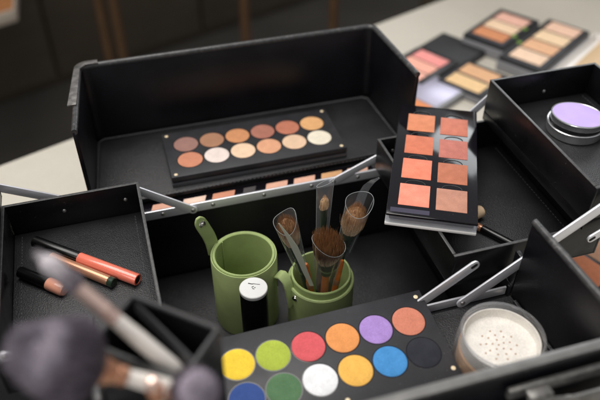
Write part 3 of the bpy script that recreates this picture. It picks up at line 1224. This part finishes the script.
# left brush
th, L = brush('makeup_brush', 'brown round brush in a looped clear sleeve, leftmost in the green cup', (142, 414, cupz), (110, 419, 58), 88, 20, 3.6, 4.2,
              dict(r0=5.0, r1=9.4, n=800, squash=0.8, dome=0.3, seed=3), (M['dark_green'], M['dark_green'], hair_a), None)
sleeve(th, 78, L - 8, 6.0, 10.4, 0.85, (3, 6), 3.0)
# a loose plastic guard blade standing with it
gd = thing('plastic_guard', 'thin greenish strip of plastic film sticking up in front of the left brush', 'plastic strip', (128, 402, -30), (0, 0, 0))
bm = B()
strap_mesh(bm, [(3, 0, 10), (-2, 1, 26), (-7, 2, 44), (-12, 3.5, 60), (-17.5, 4, 74), (-25, 5, 90)], (0.85, -0.5, 0.25), [4, 5, 6, 6.5, 4, 0.8], 0.6)
obj('film', bm, plain('green_film', (0.60, 0.62, 0.50), 0.3, trans=0.3), gd)
# slim tall brush at the back
th, L = brush('makeup_brush', 'slim small-headed brush in a tall flat clear sleeve at the back', (146, 428, cupz), (151, 431, 60), 98, 30, 3.0, 3.4,
              dict(r0=3.2, r1=5.0, n=420, squash=0.6, dome=0.5, seed=5, sharp=0.3), (M['dark_green'], M['dark_green'], bristle_mat('tan_hair', [(0, (0.75, 0.58, 0.38)), (0.5, (0.66, 0.42, 0.22)), (1, (0.58, 0.32, 0.14))], (125, 146))), None, spin=0.2)
sleeve(th, 92, L + 13, 6.2, 8.6, 0.3, (1.5, 0), 0)
# wide slanted foundation brush in front
th, L = brush('makeup_brush', 'wide slanted brown brush, frontmost in the green cup', (147, 417, cupz), (147, 404, 34), 70, 16, 3.8, 5.0,
              dict(r0=8, r1=15.0, n=1700, squash=0.72, cut=(-7, 6), seed=8, rr=0.2), (M['orange_wood'], M['dark_green'], bristle_mat('slanted_hair', [(0.0, (0.74, 0.60, 0.42)), (0.3, (0.64, 0.48, 0.30)), (0.55, (0.20, 0.10, 0.05)), (1, (0.36, 0.175, 0.07))], (84, 116))), None, spin=R(5))
sleeve(th, 46, L - 8, 8, 15.8, 0.74, (-8, 3), 2.0)
# big round powder brush on the right
th, L = brush('makeup_brush', 'full round powder brush in a clear sleeve, rightmost in the green cup', (150, 422, cupz), (179, 419, 54), 86, 20, 3.8, 4.6,
              dict(r0=6.2, r1=11.2, n=1000, squash=0.85, dome=0.42, seed=11), (M['dark_green'], M['dark_green'], bristle_mat('powder_hair', [(0.0, (0.80, 0.66, 0.47)), (0.35, (0.66, 0.46, 0.28)), (0.58, (0.38, 0.20, 0.09)), (1, (0.32, 0.16, 0.07))], (102, 140))), None)
sl = sleeve(th, 80, L - 1, 7.0, 12.6, 0.85, (3, 6), 2.0)
bm = B()
strap_mesh(bm, [(6, 9.5, L - 14), (7, 10.6, L), (9, 11.5, L + 8), (14, 12.5, L + 14), (20, 13, L + 17)], (0.9, 0.1, -0.5), [12, 11, 9, 6, 1.5], 0.5)
obj('sleeve_flap', bm, M['sleeve'], sl)
# two bare orange handles between them
for (bx, by, tx, ty, tz, lb) in ((140, 414, 127, 408, 4, 'orange stick between the left and the slanted brush in the green cup'), (152, 414, 163, 412, -6, 'orange stick under the right powder brush in the green cup')):
    e, Ls = aim((bx, by, cupz), (tx, ty, tz))
    t_ = thing('wooden_stick', lb, 'stick', (bx, by, cupz), e)
    bm = B()
    lathe(bm, [(0, 0), (1.6, 0.3), (2.6, 8), (2.9, Ls * 0.6), (2.4, Ls - 2), (1.4, Ls), (0, Ls)], 20)
    obj('shaft', bm, M['orange_wood'], t_)
    bm = B()
    lathe(bm, [(2.95, Ls * 0.6), (3.2, Ls * 0.61), (3.2, Ls * 0.68), (2.9, Ls * 0.69)], 20, closed=False)
    obj('band', bm, M['copper'], t_)

# black bottle with printed white cap
bt = thing('makeup_bottle', 'slim black bottle with a white cap in front of the empty green cup', 'bottle', (75.2, 392.0, CUPF))
bm = B()
lathe(bm, [(0, 0), (11, 0), (12, 1), (12, 91), (11.4, 92), (0, 92)], 56)
obj('body', bm, M['bottle_black'], bt)
bm = B()
lathe(bm, [(0, 92.1), (12.0, 92.1), (12.2, 92.5), (12.2, 95.4), (11.7, 96.0), (0, 96.1)], 56)
cpw = obj('cap', bm, M['white_cap'], bt)
bm = B()
for (a, b, c_, d, wd) in ((-3.2, 5.8, 0.4, 3.6, 0.9), (0.2, 4.2, 6.2, 1.6, 0.55), (-1.4, 0.4, 0.6, 1.0, 0.8), (-1.2, -1.0, -0.2, -1.6, 0.8), (0.8, -0.4, 1.6, -1.0, 0.8), (-0.3, -2.2, 0.5, -2.0, 0.5)):
    ang = math.atan2(d - b, c_ - a)
    ln = math.hypot(c_ - a, d - b)
    prism(bm, [(0, -wd / 2), (ln, -wd * 0.35), (ln, wd * 0.35), (0, wd / 2)], 96.14, 96.3, 0, 1, 0, Matrix.Translation((a, b, 0)) @ Matrix.Rotation(ang, 4, 'Z'))
obj('printed_mark', bm, M['mark'], cpw)

# ================================================================== POWDER JAR
jr = thing('powder_jar', 'open clear jar of cream loose powder with a pierced sifter', 'powder jar', (237, 266, -0.6))
bm = B()
lathe(bm, [(0, 0), (31, 0), (33, 2), (33, 25), (31.7, 27.5), (31.7, 28.6), (32.3, 29.1), (32.3, 30.1), (31.7, 30.6), (31.7, 32.2), (32.3, 32.7), (32.3, 33.7), (31.7, 34.2), (31.7, 37.2), (30.9, 37.8), (30.0, 37.8), (29.4, 37.0), (29.4, 28), (30.5, 25), (30.5, 4), (0, 4)], 72)
obj('jar_wall', bm, M['jar_clear'], jr)
bm = B()
lathe(bm, [(0, 4.2), (30.2, 4.2), (30.2, 19.5), (28.6, 20.4), (0, 20.4)], 64)
obj('powder_fill', bm, M['tan_powder'], jr)
bm = B()
lathe(bm, [(0, 25.0), (24.5, 25.0), (26.6, 25.6), (27.6, 28), (28.0, 33.0), (28.8, 33.0), (28.9, 28.0), (28.9, 20.6), (0, 20.6)], 72, closed=False)
sf = obj('sifter', bm, M['loose_powder'], jr)
bm = B()
for i in range(72):
    pass
tube(bm, [(30.4 * math.cos(2 * PI * i / 72), 30.4 * math.sin(2 * PI * i / 72), 37.7) for i in range(72)], 0.9, 10, True)
obj('mouth_ring', bm, M['acrylic'], jr)
bm = B()
hole_r = random.Random(4)
for rr, n in ((0, 1), (4.6, 5), (9.2, 9), (13.6, 10)):
    for i in range(n):
        a = 2 * PI * i / max(1, n) + rr * 0.3
        lathe(bm, [(0, 25.02), (0.75, 25.02), (0.75, 25.1), (0, 25.1)], 12, Matrix.Translation((rr * math.cos(a) - 1, rr * math.sin(a), 0)))
obj('sifter_hole', bm, plain('hole_brown', lin(165, 125, 95), 0.8), sf)

# ================================================================== LAVENDER TIN in the upper right tray
tn = thing('balm_tin', 'round metal tin with a lavender lid resting slightly askew in the tray', 'tin', (413, 453, 61.6))
bm = B()
lathe(bm, [(0, 0), (25, 0), (26, 0.8), (26.2, 8.6), (27.0, 9.0), (27.2, 9.9), (26.6, 10.4), (25.2, 10.2), (25, 1.2), (0, 1.2)], 64)
obj('base', bm, M['tin'], tn)
ld = B()
lm = Matrix.Translation((0.8, 0.4, 10.6)) @ Matrix.Rotation(R(-3.5), 4, 'X') @ Matrix.Rotation(R(4), 4, 'Y')
lathe(ld, [(0, 0), (24.4, 0), (24.8, 0.4), (24.8, 5.0), (25.4, 5.4), (25.6, 6.0), (25.3, 6.7), (24.5, 7.0), (24.0, 6.6), (0, 6.55)], 64, lm)
lo = obj('lid', ld, M['tin'], tn)
bm = B()
lathe(bm, [(0, 6.6), (23.9, 6.6), (23.9, 6.8), (20, 7.0), (0, 7.1)], 64, lm)
obj('lid_inlay', bm, M['lavender'], lo)

# ================================================================== THINGS IN THE LEFT TRAY
ZT = 46.5 - 36 + 2.9


def tube_thing(name, label, cat, a, b, parts):
    """lying stick from a to b; parts = [(part name, profile fn, material, lathe squash)]"""
    e, L = aim(a, b)
    t_ = thing(name, label, cat, a, e)
    for pn, prof, m in parts:
        bm = B()
        lathe(bm, prof, 32)
        obj(pn, bm, m, t_)
    return t_


rG = 5.2
tube_thing('lip_gloss', 'coral lip gloss tube with a long black cap in the left tray', 'lip gloss', (-101, 490, ZT + rG), (-20, 418.5, ZT + rG),
           [('cap', [(0, 0), (4.6, 0), (rG, 0.6), (rG, 49.5), (4.9, 50), (0, 50)], M['bottle_black']),
            ('tube', [(0, 50.2), (rG, 50.2), (rG, 110.2), (4.9, 110.8), (3.8, 110.9), (3.6, 109.9), (0, 109.9)], M['coral']),
            ('end_plug', [(0, 109.95), (3.4, 109.95), (3.4, 110.35), (0, 110.35)], M['bottle_black'])])
tube_thing('lip_pencil', 'copper capped cosmetic pencil beside the coral lip gloss in the left tray', 'pencil', (-96, 474, ZT + 4.6), (-38, 420, ZT + 4.6),
           [('barrel', [(0, 12), (4.4, 12), (4.4, 74), (4.0, 75), (0, 75)], M['copper']),
            ('cap', [(0, 0), (3, 0.3), (4.55, 3), (4.55, 12), (0, 12)], M['bottle_black']),
            ('end_cap', [(0, 75.1), (4.5, 75.1), (4.5, 79.4), (4, 80), (0, 80)], M['dark_green'])])
tube_thing('lip_gloss', 'short black tube with a pink end beside the copper pencil in the left tray', 'lip gloss', (-113, 455, ZT + 5), (-77, 422, ZT + 5),
           [('cap', [(0, 0), (4.6, 0), (5, 0.6), (5, 31), (0, 31)], M['bottle_black']),
            ('tube', [(0, 31.2), (5.4, 31.2), (5.6, 32), (5.6, 46), (4.6, 48.2), (0, 49)], M['pink_tube'])])

# things in the lower right tray, half under the blush palette
tube_thing('lipstick_tube', 'cream tube poking out from under the blush palette', 'tube', (262, 402, ZT + 6), (300, 412.5, ZT + 6),
           [('body', [(0, 0), (5.2, 0), (5.7, 0.8), (5.9, 38), (5.4, 39.2), (0, 39.4)], M['cream_tube']),
            ('band', [(6.0, 20), (6.1, 20.3), (6.1, 21.3), (6.0, 21.6)], M['copper'])])
tube_thing('eye_brush', 'black handled brush with copper ferrule half under the blush palette', 'makeup brush', (312.5, 358, ZT + 3.5), (268, 428, ZT + 3.5),
           [('handle', [(0, 0), (2, 0.4), (3.2, 8), (3.6, 38), (3.4, 41), (0, 41)], M['bottle_black']),
            ('ferrule', [(0, 41), (3.5, 41), (3.5, 44), (3.7, 44.4), (3.5, 45), (3.2, 62), (0, 62)], M['copper']),
            ('bristles', [(0, 62), (3.1, 62), (3.8, 70), (2.8, 79), (0, 83)], hair_a)])

# ================================================================== FOREGROUND HOLDER AND BRUSHES
pr = thing('filler_mat', 'black leather mat added to darken the table left of the case', 'filler mat', (-190, 150, T), (0, 0, 0))  # added so that the bottom left corner stays dark instead of pale table
bm = B()
prism(bm, [(-170, -230), (128, -230), (128, 350), (-170, 350)], 0, 5, 1.5, 3)
obj('mat', bm, M['leather'], pr)
bm = B()
prism(bm, [(-166, -226), (124, -226), (124, -40), (-166, -40)], 5.1, 8, 1.2, 3)
obj('raised_panel', bm, M['leather_coarse'], pr)
bm = B()
strap_mesh(bm, [(-172, 40, 3), (-190, 42, 3.2), (-230, 30, 1.6), (-280, 46, 1.6)], (0, 1, 0), 9, 1.6)
obj('side_strip', bm, M['leather'], pr)
HC = Vector((-8.0, 244.0, -0.5))
ho = thing('brush_holder', 'out of focus square smoky brush holder at the front left', 'brush holder', HC, (0, 0, R(-41.5)))
hw, hd, hh, tp = 29.0, 19.5, 150.0, 0.93


def hq(s_, inset, z):
    return [((-hw * s_ + inset), (-hd * s_ + inset), z), (hw * s_ - inset, -hd * s_ + inset, z), (hw * s_ - inset, hd * s_ - inset, z), (-hw * s_ + inset, hd * s_ - inset, z)]


bm = B()
loops = [hq(tp, 0, 0), hq(1, 0, hh), hq(1, 2.5, hh), hq(tp, 2.5, 3)]
rv = [[bm.verts.new(p) for p in lp] for lp in loops]
for a, b in zip(rv, rv[1:]):
    for k in range(4):
        j = (k + 1) % 4
        bm.faces.new((a[k], a[j], b[j], b[k]))
bm.faces.new(rv[0])
bm.faces.new(rv[-1])
bmesh.ops.recalc_face_normals(bm, faces=bm.faces[:])
bmesh.ops.bevel(bm, geom=bm.edges[:], offset=0.5, segments=2, affect='EDGES')
obj('body', bm, M['holder'], ho)
bm = B()
q = hq(1, 1.2, hh + 0.6)
for k in range(4):
    tube(bm, [q[k], q[(k + 1) % 4]], 1.7, 10)
obj('rim', bm, M['holder_rim'], ho)
bm = B()
d0, d1 = Vector((-hw + 3, hd - 3, hh - 4)), Vector((hw - 4, -4, hh - 4))
strap_mesh(bm, [d0, (d0 + d1) / 2, d1], (0.2, 0.3, 1), 6, 2.2)
obj('divider', bm, M['holder_rim'], ho)

lil = [(0.0, (0.10, 0.082, 0.102)), (0.5, (0.14, 0.118, 0.145)), (1, (0.24, 0.21, 0.25))]
brush('powder_brush', 'large fluffy lilac grey powder brush blurred at the front left', (0, 211, 143), (-71.5, 215.5, 203), 34, 14, 4.6, 5.0,
      dict(r0=8, r1=21, n=2800, dome=0.6, rr=0.28, seed=21, squash=1.0), (M['white_handle'], M['copper'], bristle_mat('lilac_hair', lil, (50, 94))), None)
brush('powder_brush', 'small fluffy lilac brush at the bottom edge left of the bright palette', (-12, 222, 130), (11.5, 177.5, 187), 36, 10, 4.0, 5.0,
      dict(r0=5.5, r1=12, n=1600, dome=0.6, rr=0.25, seed=22), (M['copper'], M['copper'], bristle_mat('lilac_hair_small', [(p_, tuple(v * 1.5 for v in c_)) for p_, c_ in lil], (46, 77))), None)
brush('eye_brush', 'white handled eye brush with rose ferrule and pale tapered tip crossing the holder', (5, 224, 131), (-54, 252.5, 220.5), 58, 26, 4.6, 4.0,
      dict(r0=3.2, r1=6.0, n=900, dome=0.85, rr=0.2, seed=23, sharp=0.35), (M['white_handle'], M['rose_metal'], bristle_mat('pale_hair', [(0, (0.18, 0.15, 0.18)), (0.45, (0.40, 0.36, 0.38)), (1, (0.60, 0.56, 0.58))], (84, 110))), None)
e, Ls = aim((-8, 258, 40), (-16, 226, 132))
tube_thing('blender_stick', 'small copper stick with white collar among the brushes at the bottom left', 'makeup tool', (-11, 226, 62), (-13, 207, 164),
           [('shaft', [(0, 0), (2.6, 0.4), (3.4, 20), (3.4, 84), (0, 84)], M['white_handle']),
            ('collar', [(0, 84.1), (4.2, 84.1), (4.4, 85), (4.4, 94), (4, 95), (0, 95)], M['copper']),
            ('tip', [(0, 95.1), (3.6, 95.1), (3.9, 98), (2.5, 103), (0, 104)], M['rose_metal'])])

# ================================================================== PALETTES ON THE TABLE BEHIND, RIGHT
def bar_palette(label, cx, cy, ang, w, h, t, npan, cols, pan_len, pan_w, pitch, along_x=True, base=None, z=T, stickers=(), offx=0.0, name='powder_palette', lidded=False):
    th = thing(name, label, 'palette', (cx, cy, z), (0, 0, R(ang)))
    bm = B()
    box(bm, -w / 2, -h / 2, 0, w / 2, h / 2, t * 0.7, 1.2)
    obj('base', bm, M['grey_tray'] if base else M['matte_black'], th)
    bm = B()
    box(bm, -w / 2 + 1, -h / 2 + 1, t * 0.72, w / 2 - 1, h / 2 - 1, t, 1.0)
    obj('face_board', bm, M['matte_black'], th)
    for i in range(npan):
        x = (i - (npan - 1) / 2) * pitch + offx
        bm = B()
        box(bm, x - pan_w / 2, -pan_len / 2, t - 0.6, x + pan_w / 2, pan_len / 2, t + 0.7, 1.6, 3)
        obj('pan', bm, cols[i], th)
    for sx, sy in stickers:
        bm = B()
        lathe(bm, [(0, t - 0.3), (4.6, t - 0.3), (4.6, t + 0.25), (0, t + 0.25)], 24, Matrix.Translation((sx, sy, 0)))
        obj('sticker', bm, M['sticker'], th)
    return th


cA = [powder('bronze_a', lin(200, 130, 85), 0.5), powder('bronze_b', lin(228, 196, 162), 0.4), powder('bronze_c', lin(222, 172, 152), 0.4)]
# corners measured on the table: left (555,922) top (664,987) right (689,905) bottom (579,848)
bar_palette('palette of three bronze and pink pans with green stickers, farthest back on the table', 614, 900, 32, 124, 74, 26, 3, cA, 54, 30, 34, base=True, stickers=((-17, -31), (18, -31)))
cB = [powder('beige_a', lin(232, 200, 172)), powder('beige_b', lin(220, 172, 134)), powder('beige_c', lin(232, 202, 164)), powder('beige_d', lin(228, 188, 162))]
bar_palette('palette of four long beige and peach pans, nearest the wooden board', 654, 833, 32, 172, 74, 24, 4, cB, 52, 34, 39, base=True, stickers=((-24, 33),), offx=3)
cC = [powder('sand_a', lin(226, 190, 140), 0.3), powder('sand_b', lin(214, 166, 124), 0.3)]
bar_palette('palette of two sand coloured pans in a grey frame beside the right tray', 505, 786, 31, 84, 78, 13, 2, cC, 58, 30, 36, base=True)
cE = [powder('pink_a', lin(236, 170, 150)), powder('pink_b', lin(232, 148, 142)), powder('pink_c', lin(238, 176, 158))]
bar_palette('palette of pink blush pans beside the right end of the open lid', 444, 846, 29, 92, 78, 12, 3, [cE[2], cE[0], cE[1]], 54, 26, 29)
bk = thing('palette_lid', 'closed flat black palette between the pink blush palette and the bronze palette', 'palette', (520, 884, T), (0, 0, R(30)))
bm = B()
box(bm, -36, -44, 0, 36, 44, 9, 1.5, 3)
obj('base', bm, M['matte_black'], bk)
bm = B()
box(bm, -34, -42, 9.05, 34, 42, 11, 1.2, 3)
obj('lid', bm, M['leather'], bk)
# mirrored compact
mc = thing('mirror_compact', 'open compact with a bright mirror and one orange pan behind the blush palette', 'compact', (425, 770, T), (0, 0, R(28)))
bm = B()
box(bm, -48, -36, 0, 48, 36, 11, 1.6, 3)
obj('base', bm, M['grey_tray'], mc)
bm = B()
box(bm, -24, -31, 10.8, 43, 31, 11.8, 0.5)
obj('mirror', bm, M['mirror'], mc)
bm = B()
box(bm, -44, -28, 10.8, -27, 28, 12, 0.8)
obj('pan', bm, powder('orange_pan', lin(222, 140, 92)), mc)
# wooden board and clear plastic box at the far right
wd_ = thing('wooden_board', 'pale wooden board lying on the table at the right edge', 'board', (770, 800, T), (0, 0, R(33)))
bm = B()
box(bm, -120, -60, 0, 200, 34, 14, 2, 3)
obj('board', bm, M['pale_wood'], wd_)
bm = B()
box(bm, -120.5, -60.5, 2, -120.1, 34.5, 12, 0.1, 1)
obj('end_band', bm, M['board_edge'], wd_)
cb = thing('clear_lid', 'clear plastic lid between the beige palette and the wooden board', 'lid', (700, 806, T), (0, 0, R(32)))
bm = B()
box(bm, -86, -10, 0, 86, 10, 2, 0.5)
for a, b, c_, d in ((-86, -10, 86, -8), (-86, 8, 86, 10), (-86, -7.9, -84, 7.9), (84, -7.9, 86, 7.9)):
    box(bm, a, b, 2.05, c_, d, 12, 0.4)
obj('shell', bm, M['frost'], cb)
# peach palette just right of the case
cF = [powder('peach_a', lin(228, 140, 98)), powder('peach_b', lin(222, 170, 136))]
bar_palette('peach palette with a green sticker on the table beyond the right lid wall', 452, 402, 22, 74, 52, 13, 2, cF, 42, 30, 34, stickers=((20, -22),))

# ------------------------------------------------------------------ groups of repeats
for o in list(C.objects):
    if o.parent is not None or 'label' not in o:
        continue
    L = o['label']
    n = o.name.split('.')[0]
    if 'green cup' in L and n == 'makeup_brush':
        o['group'] = 'brushes standing in the green cup'
    elif n == 'makeup_brush':
        o['group'] = 'brushes standing in the green cup'
    elif n == 'wooden_stick':
        o['group'] = 'orange sticks in the green cup'
    elif n == 'powder_brush':
        o['group'] = 'fluffy brushes at the front left'
    elif n == 'brush_cup':
        o['group'] = 'green leather brush cups'
    elif n == 'eyeshadow_palette':
        o['group'] = 'eyeshadow palettes with twelve round pans'
    elif n == 'powder_palette':
        o['group'] = 'powder palettes on the table behind the case'
    elif n == 'lip_gloss':
        o['group'] = 'lip gloss tubes in the left tray'
